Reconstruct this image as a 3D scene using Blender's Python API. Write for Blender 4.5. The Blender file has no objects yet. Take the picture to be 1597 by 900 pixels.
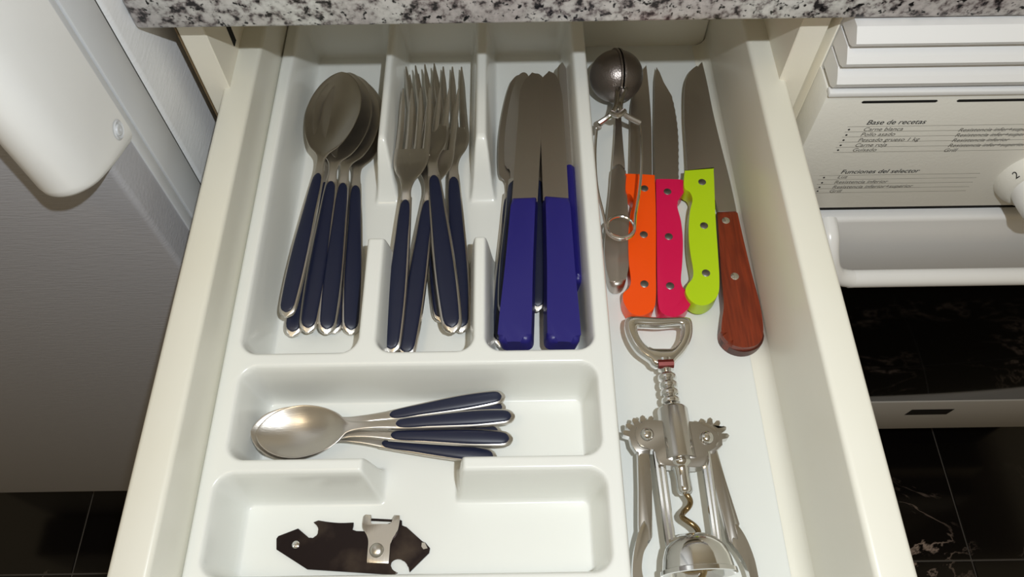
import bpy, bmesh, math, random
import numpy as np
from mathutils import Vector, Matrix, noise
random.seed(7)
SC = bpy.context.scene
COL = SC.collection

# ------------------------------------------------------------------ camera
EYE = Vector((0.0, 0.0, 0.385))          # metres above the drawer rim (rim = z 0, room floor = z -0.78)
F_PX = 1198.0
ROT = Matrix(((9.99888489e-01, 1.49128512e-02, -7.84687162e-04),
              (-1.32702503e-02, 8.63198186e-01, -5.04690789e-01),
              (-6.84903812e-03, 5.04644924e-01, 8.63299827e-01)))
cam_d = bpy.data.cameras.new('camera'); cam = bpy.data.objects.new('camera', cam_d); COL.objects.link(cam)
cam.matrix_world = Matrix.Translation(EYE) @ ROT.to_4x4()
cam_d.sensor_width = 36.0; cam_d.lens = F_PX / 1597.0 * 36.0; cam_d.clip_start = 0.01
SC.camera = cam

# ------------------------------------------------------------------ light
w = bpy.data.worlds.new('room_light'); SC.world = w; w.use_nodes = True
bg = w.node_tree.nodes['Background']
bg.inputs[0].default_value = (1.0, 0.79, 0.49, 1); bg.inputs[1].default_value = 0.21
fl_d = bpy.data.lights.new('camera_flash', 'POINT'); fl_d.energy = 10.2; fl_d.shadow_soft_size = 0.006
fl_d.color = (0.90, 0.96, 1.0)
fl = bpy.data.objects.new('camera_flash', fl_d); COL.objects.link(fl); fl.location = (0.08, -0.016, 0.53)
cl_d = bpy.data.lights.new('ceiling_lamp', 'POINT'); cl_d.shadow_soft_size = 0.12; cl_d.energy = 5.5
cl_d.color = (1.0, 0.80, 0.52)
cl = bpy.data.objects.new('ceiling_lamp', cl_d); COL.objects.link(cl); cl.location = (-0.35, -0.25, 1.30)
vs = SC.view_settings
vs.view_transform = 'Standard'; vs.look = 'None'; vs.gamma = 1.0; vs.use_curve_mapping = False; vs.exposure = 0.0

# ------------------------------------------------------------------ helpers
def at(px, py, z):
    """survey point of the photograph on the horizontal plane z"""
    d = ROT @ Vector((px - 798.5, 450.0 - py, -F_PX))
    return EYE + d * ((z - EYE.z) / d.z)

def lin(r, g, b):
    f = lambda c: (c / 255 / 12.92) if c <= 10 else ((c / 255 + 0.055) / 1.055) ** 2.4
    return (f(r), f(g), f(b), 1)

def mat(name, col, rough=0.5, metal=0.0, bump=None, coat=0.0, spec=0.5):
    m = bpy.data.materials.new(name); m.use_nodes = True
    nt = m.node_tree; p = nt.nodes['Principled BSDF']
    p.inputs['Base Color'].default_value = lin(*col)
    p.inputs['Roughness'].default_value = rough; p.inputs['Metallic'].default_value = metal
    p.inputs['Specular IOR Level'].default_value = spec
    p.inputs['Coat Weight'].default_value = coat; p.inputs['Coat Roughness'].default_value = 0.08
    if bump:
        scale, strength, dist, stretch = bump
        tc = nt.nodes.new('ShaderNodeTexCoord'); mp = nt.nodes.new('ShaderNodeMapping')
        mp.inputs['Scale'].default_value = stretch
        n = nt.nodes.new('ShaderNodeTexNoise'); n.inputs['Scale'].default_value = scale; n.inputs['Detail'].default_value = 3
        b = nt.nodes.new('ShaderNodeBump'); b.inputs['Strength'].default_value = strength; b.inputs['Distance'].default_value = dist
        L = nt.links.new
        L(tc.outputs['Object'], mp.inputs[0]); L(mp.outputs[0], n.inputs[0]); L(n.outputs[0], b.inputs['Height']); L(b.outputs[0], p.inputs['Normal'])
    return m

def vary(m, scale, c1, c2, stretch=(1, 1, 1), lo=0.35, hi=0.65, detail=4):
    nt = m.node_tree; p = nt.nodes['Principled BSDF']; L = nt.links.new
    tc = nt.nodes.new('ShaderNodeTexCoord'); mp = nt.nodes.new('ShaderNodeMapping'); mp.inputs['Scale'].default_value = stretch
    n = nt.nodes.new('ShaderNodeTexNoise'); n.inputs['Scale'].default_value = scale; n.inputs['Detail'].default_value = detail
    r = nt.nodes.new('ShaderNodeValToRGB')
    r.color_ramp.elements[0].position = lo; r.color_ramp.elements[0].color = lin(*c1)
    r.color_ramp.elements[1].position = hi; r.color_ramp.elements[1].color = lin(*c2)
    L(tc.outputs['Object'], mp.inputs[0]); L(mp.outputs[0], n.inputs[0]); L(n.outputs[0], r.inputs[0]); L(r.outputs[0], p.inputs['Base Color'])
    return m

def meshobj(name, me, m, parent=None, smooth=False, angle=None):
    o = bpy.data.objects.new(name, me); COL.objects.link(o)
    if m is not None and not me.materials: me.materials.append(m)
    if parent is not None: o.parent = parent
    if smooth:
        me.shade_smooth()
        if angle: me.set_sharp_from_angle(angle=math.radians(angle))
    return o

def from_bm(name, bm, m, parent=None, smooth=True, angle=35):
    bmesh.ops.recalc_face_normals(bm, faces=bm.faces[:])
    me = bpy.data.meshes.new(name); bm.to_mesh(me); bm.free()
    return meshobj(name, me, m, parent, smooth, angle)

def root(name, label, cat, loc=(0, 0, 0), group=None):
    o = bpy.data.objects.new(name, None); COL.objects.link(o); o.location = loc
    o.empty_display_size = 0.01
    tag(o, label, cat, group); return o

def tag(o, label, cat, group=None):
    o['label'] = label; o['category'] = cat
    if group: o['group'] = group
    return o

def struct(o):
    o['kind'] = 'structure'; return o

def box(bm, x0, x1, y0, y1, z0, z1, bev=0.0, seg=2):
    vs_ = [bm.verts.new((x, y, z)) for z in (z0, z1) for y in (y0, y1) for x in (x0, x1)]
    F = [(0, 2, 3, 1), (4, 5, 7, 6), (0, 1, 5, 4), (2, 6, 7, 3), (0, 4, 6, 2), (1, 3, 7, 5)]
    fs = [bm.faces.new([vs_[i] for i in f]) for f in F]
    if bev > 0:
        es = list({e for f in fs for e in f.edges})
        bmesh.ops.bevel(bm, geom=es, offset=bev, segments=seg, affect='EDGES', profile=0.5)

def boxobj(name, x0, x1, y0, y1, z0, z1, m, parent=None, bev=0.0, seg=2, off=(0, 0, 0)):
    bm = bmesh.new(); box(bm, x0 - off[0], x1 - off[0], y0 - off[1], y1 - off[1], z0 - off[2], z1 - off[2], bev, seg)
    return from_bm(name, bm, m, parent)

def smooth_closed(pts, n=4, tension=0.5):
    """Catmull-Rom through a closed list of 2D points; a point given as (x, y, 1) stays a sharp corner"""
    out = []; N = len(pts)
    for i in range(N):
        p0, p1, p2, p3 = (pts[(i + k) % N] for k in (-1, 0, 1, 2))
        s1 = len(p1) > 2; s2 = len(p2) > 2
        a = Vector(p0[:2]) if not s1 else Vector(p1[:2]); b = Vector(p1[:2]); c = Vector(p2[:2]); d = Vector(p3[:2]) if not s2 else Vector(p2[:2])
        if s1 and s2: out.append(b); continue
        for k in range(n):
            t = k / n
            out.append(0.5 * ((2 * b) + (c - a) * t + (2 * a - 5 * b + 4 * c - d) * t * t + (3 * b - a - 3 * c + d) * t ** 3))
    return out

def prism(bm, pts, z0, z1, bev=0.0, seg=2, bottom=True):
    """vertical prism over 2D outline with rounded top edge"""
    n = len(pts)
    area = sum(pts[i][0] * pts[(i + 1) % n][1] - pts[(i + 1) % n][0] * pts[i][1] for i in range(n))
    if area < 0: pts = pts[::-1]
    lo = [bm.verts.new((p[0], p[1], z0)) for p in pts]; hi = [bm.verts.new((p[0], p[1], z1)) for p in pts]
    top = bm.faces.new(hi)
    if bottom: bm.faces.new(lo[::-1])
    for i in range(n):
        bm.faces.new((lo[i], lo[(i + 1) % n], hi[(i + 1) % n], hi[i]))
    if bev > 0:
        bmesh.ops.bevel(bm, geom=list(top.edges), offset=bev, segments=seg, affect='EDGES', profile=0.5, clamp_overlap=True)

def tube(bm, pts, r, n=8, closed=False, cap=True):
    """swept round tube; r number or list"""
    P = [Vector(p) for p in pts]; N = len(P)
    R = r if isinstance(r, (list, tuple)) else [r] * N
    rings = []; up = None
    for i in range(N):
        if closed: t = P[(i + 1) % N] - P[i - 1]
        else: t = P[min(i + 1, N - 1)] - P[max(i - 1, 0)]
        t.normalize()
        if up is None:
            up = Vector((0, 0, 1)) if abs(t.z) < 0.9 else Vector((1, 0, 0))
        s = t.cross(up).normalized(); up = s.cross(t).normalized()
        rings.append([bm.verts.new(P[i] + (s * math.cos(2 * math.pi * k / n) + up * math.sin(2 * math.pi * k / n)) * R[i]) for k in range(n)])
    M = N if closed else N - 1
    for i in range(M):
        a, b = rings[i], rings[(i + 1) % N]
        for k in range(n): bm.faces.new((a[k], a[(k + 1) % n], b[(k + 1) % n], b[k]))
    if cap and not closed:
        bm.faces.new(rings[0][::-1]); bm.faces.new(rings[-1])

def catmull(pts, n=6):
    P = [Vector(p) for p in pts]; out = []
    for i in range(len(P) - 1):
        a = P[max(i - 1, 0)]; b = P[i]; c = P[i + 1]; d = P[min(i + 2, len(P) - 1)]
        for k in range(n):
            t = k / n
            out.append(0.5 * ((2 * b) + (c - a) * t + (2 * a - 5 * b + 4 * c - d) * t * t + (3 * b - a - 3 * c + d) * t ** 3))
    out.append(P[-1]); return out

def lathe(bm, prof, A, B, n=24, flat=1.0):
    """revolve profile [(s, r)] about the axis A->B (s in metres from A)"""
    A = Vector(A); ax = (Vector(B) - A).normalized()
    u = ax.cross(Vector((0, 0, 1))).normalized(); v = u.cross(ax)
    rings = []
    for s, r in prof:
        c = A + ax * s
        rings.append([bm.verts.new(c + (u * math.cos(2 * math.pi * k / n) + v * flat * math.sin(2 * math.pi * k / n)) * max(r, 1e-5)) for k in range(n)])
    for i in range(len(rings) - 1):
        for k in range(n): bm.faces.new((rings[i][k], rings[i][(k + 1) % n], rings[i + 1][(k + 1) % n], rings[i + 1][k]))

def interp(stations, s):
    for i in range(len(stations) - 1):
        a, b = stations[i], stations[i + 1]
        if s <= b[0] or i == len(stations) - 2:
            t = (s - a[0]) / (b[0] - a[0]); t = max(0, min(1, t))
            # catmull with neighbours
            p = stations[max(i - 1, 0)]; q = stations[min(i + 2, len(stations) - 1)]
            res = []
            for k in range(1, len(a)):
                ma = (b[k] - p[k]) / (b[0] - p[0]) if i > 0 else (b[k] - a[k]) / (b[0] - a[0])
                mb = (q[k] - a[k]) / (q[0] - a[0]) if i + 2 < len(stations) else (b[k] - a[k]) / (b[0] - a[0])
                h = b[0] - a[0]
                res.append((2 * t ** 3 - 3 * t * t + 1) * a[k] + (t ** 3 - 2 * t * t + t) * h * ma + (-2 * t ** 3 + 3 * t * t) * b[k] + (t ** 3 - t * t) * h * mb)
            return res

def sheet(bm, stations, ns=30, nt=10, s0=None, s1=None, ends=True):
    """solid strip along +Y. station: (s, half width, z of mid top, dish depth, thickness). dish lowers the middle"""
    s0 = stations[0][0] if s0 is None else s0; s1 = stations[-1][0] if s1 is None else s1
    tops = []; bots = []
    for i in range(ns + 1):
        u = i / ns
        u = 0.5 - 0.5 * math.cos(math.pi * u) if ends else u
        s = s0 + (s1 - s0) * u
        wd, z, dish, th = interp(stations, s); wd = max(wd, 1e-5); th = max(th, 2e-4)
        tr = []; br = []
        for k in range(nt + 1):
            t = -math.cos(math.pi * k / nt)
            e = math.sqrt(max(0, 1 - t ** 6))
            zt = z - dish * (1 - t * t)
            tr.append(bm.verts.new((wd * t, s, zt + th * 0.5 * (e - 1))))
            br.append(bm.verts.new((wd * t, s, zt - th * 0.5 - th * 0.5 * e)) if 0 < k < nt else None)
        for k in (0, nt): br[k] = tr[k]
        tops.append(tr); bots.append(br)
    def q(a, b, c, d):
        v = []
        for x in (a, b, c, d):
            if x not in v: v.append(x)
        if len(v) > 2:
            try: bm.faces.new(v)
            except ValueError: pass
    for i in range(ns):
        for k in range(nt):
            q(tops[i][k], tops[i][k + 1], tops[i + 1][k + 1], tops[i + 1][k])
            q(bots[i][k + 1], bots[i][k], bots[i + 1][k], bots[i + 1][k + 1])
    for R_, B_ in ((tops[0], bots[0]), (tops[-1], bots[-1])):
        for k in range(nt): q(R_[k], B_[k], B_[k + 1], R_[k + 1])

def copy_tree(o, parent=None):
    c = o.copy(); COL.objects.link(c)
    if parent is not None: c.parent = parent
    for ch in o.children: copy_tree(ch, c)
    return c

def lay(o, A, B, L, roll=0.0):
    """put a cutlery piece (handle end at origin, head towards +Y, up +Z) with its handle end at A pointing to B"""
    A = Vector(A); B = Vector(B); d = (B - A); s = d.length / L; y = d.normalized()
    x = y.cross(Vector((0, 0, 1))).normalized(); z = x.cross(y)
    M = Matrix((x, y, z)).transposed() @ Matrix.Rotation(roll, 3, 'Y')
    o.matrix_world = Matrix.Translation(A) @ M.to_4x4() @ Matrix.Scale(s, 4)

# ------------------------------------------------------------------ materials
M_PLASTIC = mat('cream_plastic', (232, 230, 216), 0.32, spec=0.4, bump=(35, 0.06, 0.002, (1, 1, 1)))
vary(M_PLASTIC, 6, (232, 229, 214), (236, 234, 223))
M_TRAY = mat('tray_plastic', (238, 239, 234), 0.22, spec=0.5, bump=(30, 0.05, 0.002, (1, 1, 1)))
M_FLOORPAN = mat('drawer_bottom_plastic', (228, 230, 226), 0.3, spec=0.45)
M_CARC = mat('cream_laminate', (240, 234, 218), 0.5, bump=(300, 0.12, 0.0006, (1, 1, 0.15)))
M_SEAM = mat('edge_band', (120, 100, 72), 0.7)
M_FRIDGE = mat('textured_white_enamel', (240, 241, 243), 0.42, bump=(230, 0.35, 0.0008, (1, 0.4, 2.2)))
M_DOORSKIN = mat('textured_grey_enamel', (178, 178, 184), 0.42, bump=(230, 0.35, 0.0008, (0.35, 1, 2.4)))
M_WHITE = mat('white_glossy_plastic', (247, 247, 246), 0.22)
M_SHADE = mat('grey_white_plastic', (214, 216, 219), 0.3)
M_GASKET = mat('dark_gasket', (60, 58, 56), 0.8)
M_OVEN = mat('oven_white_enamel', (238, 236, 228), 0.4, bump=(420, 0.3, 0.0006, (1, 1, 1)))
M_OVENG = mat('oven_white_trim', (236, 236, 236), 0.3)
M_GLASS = mat('black_oven_glass', (3, 3, 3), 0.06, spec=0.3)
M_BLACK = mat('black_print', (22, 20, 20), 0.6)
M_GREYP = mat('grey_print', (122, 118, 110), 0.7)
M_DARK = mat('dark_void', (10, 9, 8), 0.9)
M_STEEL = mat('brushed_steel', (208, 203, 196), 0.30, 1.0, bump=(60, 0.12, 0.0004, (18, 1, 18)))
M_STEELD = mat('blade_steel', (192, 185, 178), 0.36, 1.0, bump=(60, 0.12, 0.0004, (18, 1, 18)))
M_CHROME = mat('polished_chrome', (226, 225, 223), 0.09, 1.0)
M_CHROMED = mat('worn_chrome', (205, 202, 198), 0.2, 1.0)
M_NAVY = mat('navy_plastic', (22, 28, 54), 0.42, bump=(200, 0.05, 0.0005, (1, 1, 1)))
M_BLUE = mat('royal_blue_plastic', (38, 33, 116), 0.4)
M_ORANGE = mat('orange_plastic', (252, 84, 6), 0.3)
M_PINK = mat('magenta_plastic', (214, 14, 78), 0.3)
M_LIME = mat('lime_plastic', (182, 214, 20), 0.3)
M_WOOD = mat('red_brown_wood', (140, 52, 24), 0.38)
vary(M_WOOD, 60, (98, 33, 12), (134, 50, 21), (9, 0.6, 9), 0.3, 0.7)
M_WOODEND = mat('dark_wood_end', (70, 26, 12), 0.4)
M_RIVET = mat('dull_rivet', (135, 132, 128), 0.4, 1.0)
M_RUSTY = mat('golden_steel', (150, 128, 92), 0.25, 1.0)
M_DARKST = mat('blackened_steel', (62, 54, 52), 0.3, 0.85)
vary(M_DARKST, 45, (46, 38, 38), (96, 84, 74), (1, 1, 1), 0.5, 0.9)
M_REDMARK = mat('red_brown_mark', (110, 40, 34), 0.4, 0.4)

def granite():
    m = mat('speckled_granite', (190, 186, 180), 0.3); nt = m.node_tree; p = nt.nodes['Principled BSDF']; L = nt.links.new
    tc = nt.nodes.new('ShaderNodeTexCoord')
    n1 = nt.nodes.new('ShaderNodeTexNoise'); n1.inputs['Scale'].default_value = 170; n1.inputs['Detail'].default_value = 4; n1.inputs['Roughness'].default_value = 0.55
    r1 = nt.nodes.new('ShaderNodeValToRGB'); cr = r1.color_ramp
    cr.elements[0].position = 0.36; cr.elements[0].color = lin(40, 38, 40)
    cr.elements[1].position = 0.43; cr.elements[1].color = lin(140, 134, 132)
    e = cr.elements.new(0.5); e.color = lin(190, 190, 186)
    e = cr.elements.new(0.62); e.color = lin(212, 212, 208)
    n2 = nt.nodes.new('ShaderNodeTexNoise'); n2.inputs['Scale'].default_value = 300; n2.inputs['Detail'].default_value = 2
    r2 = nt.nodes.new('ShaderNodeValToRGB')
    r2.color_ramp.elements[0].position = 0.32; r2.color_ramp.elements[0].color = lin(24, 23, 26)
    r2.color_ramp.elements[1].position = 0.4; r2.color_ramp.elements[1].color = (1, 1, 1, 1)
    n3 = nt.nodes.new('ShaderNodeTexNoise'); n3.inputs['Scale'].default_value = 14
    r3 = nt.nodes.new('ShaderNodeValToRGB')
    r3.color_ramp.elements[0].position = 0.4; r3.color_ramp.elements[0].color = lin(222, 214, 216)
    r3.color_ramp.elements[1].position = 0.6; r3.color_ramp.elements[1].color = (1, 1, 1, 1)
    mx = nt.nodes.new('ShaderNodeMix'); mx.data_type = 'RGBA'; mx.blend_type = 'MULTIPLY'; mx.inputs[0].default_value = 1
    mx2 = nt.nodes.new('ShaderNodeMix'); mx2.data_type = 'RGBA'; mx2.blend_type = 'MULTIPLY'; mx2.inputs[0].default_value = 1
    for n in (n1, n2, n3): L(tc.outputs['Object'], n.inputs[0])
    L(n1.outputs[0], r1.inputs[0]); L(n2.outputs[0], r2.inputs[0]); L(n3.outputs[0], r3.inputs[0])
    L(r1.outputs[0], mx.inputs[6]); L(r2.outputs[0], mx.inputs[7]); L(mx.outputs[2], mx2.inputs[6]); L(r3.outputs[0], mx2.inputs[7])
    L(mx2.outputs[2], p.inputs['Base Color'])
    return m
M_GRANITE = granite()

def marble():
    m = mat('black_veined_marble', (12, 10, 10), 0.12); nt = m.node_tree; p = nt.nodes['Principled BSDF']; L = nt.links.new
    tc = nt.nodes.new('ShaderNodeTexCoord')
    oi = nt.nodes.new('ShaderNodeObjectInfo')
    add = nt.nodes.new('ShaderNodeVectorMath'); add.operation = 'ADD'
    L(tc.outputs['Object'], add.inputs[0]); L(oi.outputs['Location'], add.inputs[1])
    n0 = nt.nodes.new('ShaderNodeTexNoise'); n0.inputs['Scale'].default_value = 5; n0.inputs['Detail'].default_value = 6; n0.inputs['Roughness'].default_value = 0.65
    n0.inputs['Distortion'].default_value = 1.6
    L(add.outputs[0], n0.inputs[0])
    sub = nt.nodes.new('ShaderNodeMath'); sub.operation = 'SUBTRACT'; sub.inputs[1].default_value = 0.5
    ab = nt.nodes.new('ShaderNodeMath'); ab.operation = 'ABSOLUTE'
    L(n0.outputs[0], sub.inputs[0]); L(sub.outputs[0], ab.inputs[0])
    r = nt.nodes.new('ShaderNodeValToRGB')
    r.color_ramp.elements[0].position = 0.0; r.color_ramp.elements[0].color = lin(200, 180, 170)
    r.color_ramp.elements[1].position = 0.018; r.color_ramp.elements[1].color = lin(16, 13, 13)
    L(ab.outputs[0], r.inputs[0])
    n1 = nt.nodes.new('ShaderNodeTexNoise'); n1.inputs['Scale'].default_value = 4.0; n1.inputs['Detail'].default_value = 2
    L(add.outputs[0], n1.inputs[0])
    rm = nt.nodes.new('ShaderNodeValToRGB'); rm.color_ramp.elements[0].position = 0.51; rm.color_ramp.elements[1].position = 0.66
    L(n1.outputs[0], rm.inputs[0])
    mx = nt.nodes.new('ShaderNodeMix'); mx.data_type = 'RGBA'
    L(rm.outputs[0], mx.inputs[0]); mx.inputs[6].default_value = lin(15, 13, 13); L(r.outputs[0], mx.inputs[7])
    L(mx.outputs[2], p.inputs['Base Color'])
    return m
M_MARBLE = marble()
M_GROUT = mat('grey_grout', (96, 92, 88), 0.8)
M_WALL = mat('painted_wall', (226, 220, 204), 0.8)

FZ = -0.78
# ------------------------------------------------------------------ setting: floor, wall
floor = struct(boxobj('floor', -1.5, 1.9, -1.2, 0.98, FZ - 0.05, FZ - 0.002, M_GROUT))
floor['label'] = 'black marble tiled kitchen floor with thin grey joints'
T = 0.3262
tile_me = None
for i in range(-3, 4):
    for j in range(-3, 2):
        x0 = 0.662 + (i - 2) * T; y0 = 0.213 + j * T
        if tile_me is None:
            bm = bmesh.new(); g = 0.0012
            box(bm, -T / 2 + g, T / 2 - g, -T / 2 + g, T / 2 - g, -0.006, 0.0, 0.0006, 1)
            t = from_bm('tile', bm, M_MARBLE, floor); tile_me = t.data
        else:
            t = bpy.data.objects.new('tile', tile_me); COL.objects.link(t); t.parent = floor
        t.location = (x0 + T / 2, y0 + T / 2, FZ)
wall = struct(boxobj('wall_back', -1.5, 1.9, 0.98, 1.06, FZ - 0.05, 1.7, M_WALL))
wall['label'] = 'plain painted kitchen wall behind the worktop'
ceil = struct(boxobj('ceiling', -1.5, 1.9, -1.2, 1.06, 1.7, 1.75, mat('white_ceiling_paint', (228, 224, 214), 0.9)))
ceil['label'] = 'white kitchen ceiling'

# ------------------------------------------------------------------ worktop
CZ = 0.068
bm = bmesh.new(); box(bm, -0.2218, 1.3, 0.368, 0.975, CZ, CZ + 0.03, 0.003, 3)
wt = from_bm('worktop', bm, M_GRANITE); wt.location = (0, 0, 0)
tag(wt, 'grey speckled granite worktop slab above the open drawer', 'worktop')

# ------------------------------------------------------------------ base cabinet holding the drawer
cab = root('base_cabinet', 'cream kitchen base cabinet carcass around the pulled-out drawer', 'cabinet', (0, 0.39, FZ))
off = (0, 0.39, FZ)
CY = 0.388
boxobj('side_panel', -0.2085, -0.1915, CY, 0.95, FZ + 0.1, CZ, M_CARC, cab, 0.0006, 1, off)
boxobj('side_panel', 0.1865, 0.2045, CY, 0.95, FZ + 0.1, CZ, M_CARC, cab, 0.0006, 1, off)
boxobj('back_panel', -0.1915, 0.1865, 0.935, 0.95, FZ + 0.1, CZ, M_CARC, cab, 0, 1, off)
boxobj('bottom_panel', -0.1915, 0.1865, CY, 0.935, FZ + 0.1, FZ + 0.118, M_CARC, cab, 0, 1, off)
boxobj('bounce_board', -0.1915, 0.1865, CY + 0.002, 0.935, CZ - 0.013, CZ, M_CARC, cab, 0, 1, off)  # unseen cream board, added so the blades mirror a paler underside
boxobj('plinth', -0.2085, 0.2045, CY + 0.05, CY + 0.066, FZ, FZ + 0.1, M_CARC, cab, 0, 1, off)
bm = bmesh.new()
box(bm, -0.2094, -0.2086, CY - 0.0006, CY + 0.4, FZ + 0.1, CZ - 0.0005); bmesh.ops.translate(bm, verts=bm.verts[:], vec=-Vector(off))
from_bm('edge_seam', bm, M_SEAM, cab)
for yy in (0.42,):
    bm = bmesh.new(); box(bm, -0.1916, -0.1909, yy, yy + 0.006, 0.008, 0.03, 0.0)
    bmesh.ops.translate(bm, verts=bm.verts[:], vec=-Vector(off)); from_bm('slot_hole', bm, M_DARK, cab)

# ------------------------------------------------------------------ drawer
dr = root('drawer', 'open cream plastic kitchen drawer full of cutlery, pulled out under the granite worktop', 'drawer', (0, 0.25, -0.115))
doff = (0, 0.25, -0.115)
DF = -0.088
boxobj('side_wall', -0.1965, -0.1757, 0.0, 0.53, -0.112, 0.0, M_PLASTIC, dr, 0.0032, 4, doff)
boxobj('side_wall', 0.1707, 0.1918, 0.0, 0.53, -0.112, 0.0, M_PLASTIC, dr, 0.0032, 4, doff)
boxobj('back_wall', -0.1757, 0.1707, 0.520, 0.53, -0.112, -0.002, M_PLASTIC, dr, 0.002, 3, doff)
boxobj('bottom_panel', -0.176, 0.171, 0.0, 0.521, -0.096, DF, M_FLOORPAN, dr, 0, 1, doff)
boxobj('front_panel', -0.203, 0.199, -0.02, 0.0005, -0.135, 0.02, M_WHITE, dr, 0.003, 3, doff)
# small coves where the bottom meets the walls
bm = bmesh.new()
for x, sgn in ((0.1707, -1),):
    prev = None
    for k in range(7):
        a = math.pi / 2 * k / 6; r = 0.010
        px_ = x + sgn * (r - r * math.sin(a)); pz_ = DF + r - r * math.cos(a)
        v = [bm.verts.new((px_ - doff[0], y - doff[1], pz_ + 0.0002 - doff[2])) for y in (0.001, 0.519)]
        if prev: bm.faces.new((prev[0], prev[1], v[1], v[0]))
        prev = v
from_bm('cove', bm, M_PLASTIC, dr)

# ------------------------------------------------------------------ moulded cutlery tray (height field)
TR = -0.036; TF = -0.079
def cutlery_tray():
    x0, x1, y0, y1 = -0.1754, 0.0606, 0.03, 0.517; st = 0.001
    xs = np.arange(x0, x1 + st / 2, st); ys = np.arange(y0, y1 + st / 2, st)
    X, Y = np.meshgrid(xs, ys)
    def rr(ax, bx, ay, by, r):
        cx, cy = (ax + bx) / 2, (ay + by) / 2; hx, hy = (bx - ax) / 2 - r, (by - ay) / 2 - r
        qx = np.abs(X - cx) - hx; qy = np.abs(Y - cy) - hy
        return -(np.hypot(np.maximum(qx, 0), np.maximum(qy, 0)) + np.minimum(np.maximum(qx, qy), 0) - r)
    # left outer wall leans a little with y like the drawer
    holes = [rr(-0.1655, -0.0945, 0.2035, 0.508, 0.011), rr(-0.0835, -0.0240, 0.2035, 0.508, 0.010),
             rr(-0.0165, 0.0500, 0.2035, 0.508, 0.010),
             rr(-0.125, 0.02, 0.287, 0.349, 0.004), rr(-0.0890, -0.0240, 0.320, 0.508, 0.008),
             rr(-0.1625, 0.0500, 0.1375, 0.1940, 0.010), rr(-0.1660, 0.0510, 0.0745, 0.1290, 0.010),
             rr(-0.0850, -0.0290, 0.100, 0.170, 0.003)]
    d = holes[0]
    for h in holes[1:]: d = np.maximum(d, h)
    wv = 0.0078
    t = np.clip((d + 0.0012) / wv, 0, 1)
    S = t * t * t * (t * (6 * t - 15) + 10)
    # stepped shelf: upper halves of the dividers run down to the floor on a longer slope
    Z = TR + (TF - TR) * S
    # slope of the divider tongues into the cross gap
    u = np.clip((Y - 0.344) / 0.032, 0, 1); u = u * u * (3 - 2 * u)
    cap = TF + (TR - TF) * u
    inner = (X > -0.11) & (X < 0.0) & (Y > 0.34)
    Z = np.where(inner, np.minimum(Z, cap), Z)
    for _ in range(2):
        Zp = np.pad(Z, 1, mode='edge')
        Z = (Zp[:-2, 1:-1] + Zp[2:, 1:-1] + Zp[1:-1, :-2] + Zp[1:-1, 2:] + 4 * Z) / 8
    e = np.minimum(np.minimum(X - x0, x1 - X), np.minimum(Y - y0, y1 - Y))
    Z = Z - np.where(e < 0.0028, 0.0028 - np.sqrt(np.maximum(0, 0.0028 ** 2 - (0.0028 - e) ** 2)), 0)
    ny, nx = X.shape
    V = np.stack([X, Y, Z], -1).reshape(-1, 3)
    idx = np.arange(ny * nx).reshape(ny, nx)
    Fq = np.stack([idx[:-1, :-1], idx[:-1, 1:], idx[1:, 1:], idx[1:, :-1]], -1).reshape(-1, 4)
    ring = np.concatenate([idx[0, :], idx[1:, -1], idx[-1, -2::-1], idx[-2:0:-1, 0]])
    low = V[ring].copy(); low[:, 2] = DF + 0.0005
    b = len(V); V = np.concatenate([V, low]); n = len(ring); ar = np.arange(n)
    Sq = np.stack([ring, b + ar, b + (ar + 1) % n, ring[(ar + 1) % n]], -1)
    Fq = np.concatenate([Fq, Sq])
    V = V - np.array([-0.057, 0.27, DF])
    me = bpy.data.meshes.new('cutlery_tray')
    me.vertices.add(len(V)); me.vertices.foreach_set('co', V.ravel().astype(np.float32))
    me.loops.add(len(Fq) * 4); me.loops.foreach_set('vertex_index', Fq.ravel().astype(np.int32))
    me.polygons.add(len(Fq)); me.polygons.foreach_set('loop_start', np.arange(0, len(Fq) * 4, 4, dtype=np.int32))
    me.update(calc_edges=True); me.validate()
    o = meshobj('cutlery_tray', me, M_TRAY, None, True, 60)
    o.location = (-0.057, 0.27, DF + 0.0002)
    return o
tag(cutlery_tray(), 'off-white moulded plastic cutlery tray with rounded compartments inside the drawer', 'cutlery tray')

# ------------------------------------------------------------------ cutlery templates
def handle_outline(L, s0, w0, wmax, wend):
    return [(s0, w0), (s0 + (L - s0) * 0.45, wmax)]

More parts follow.
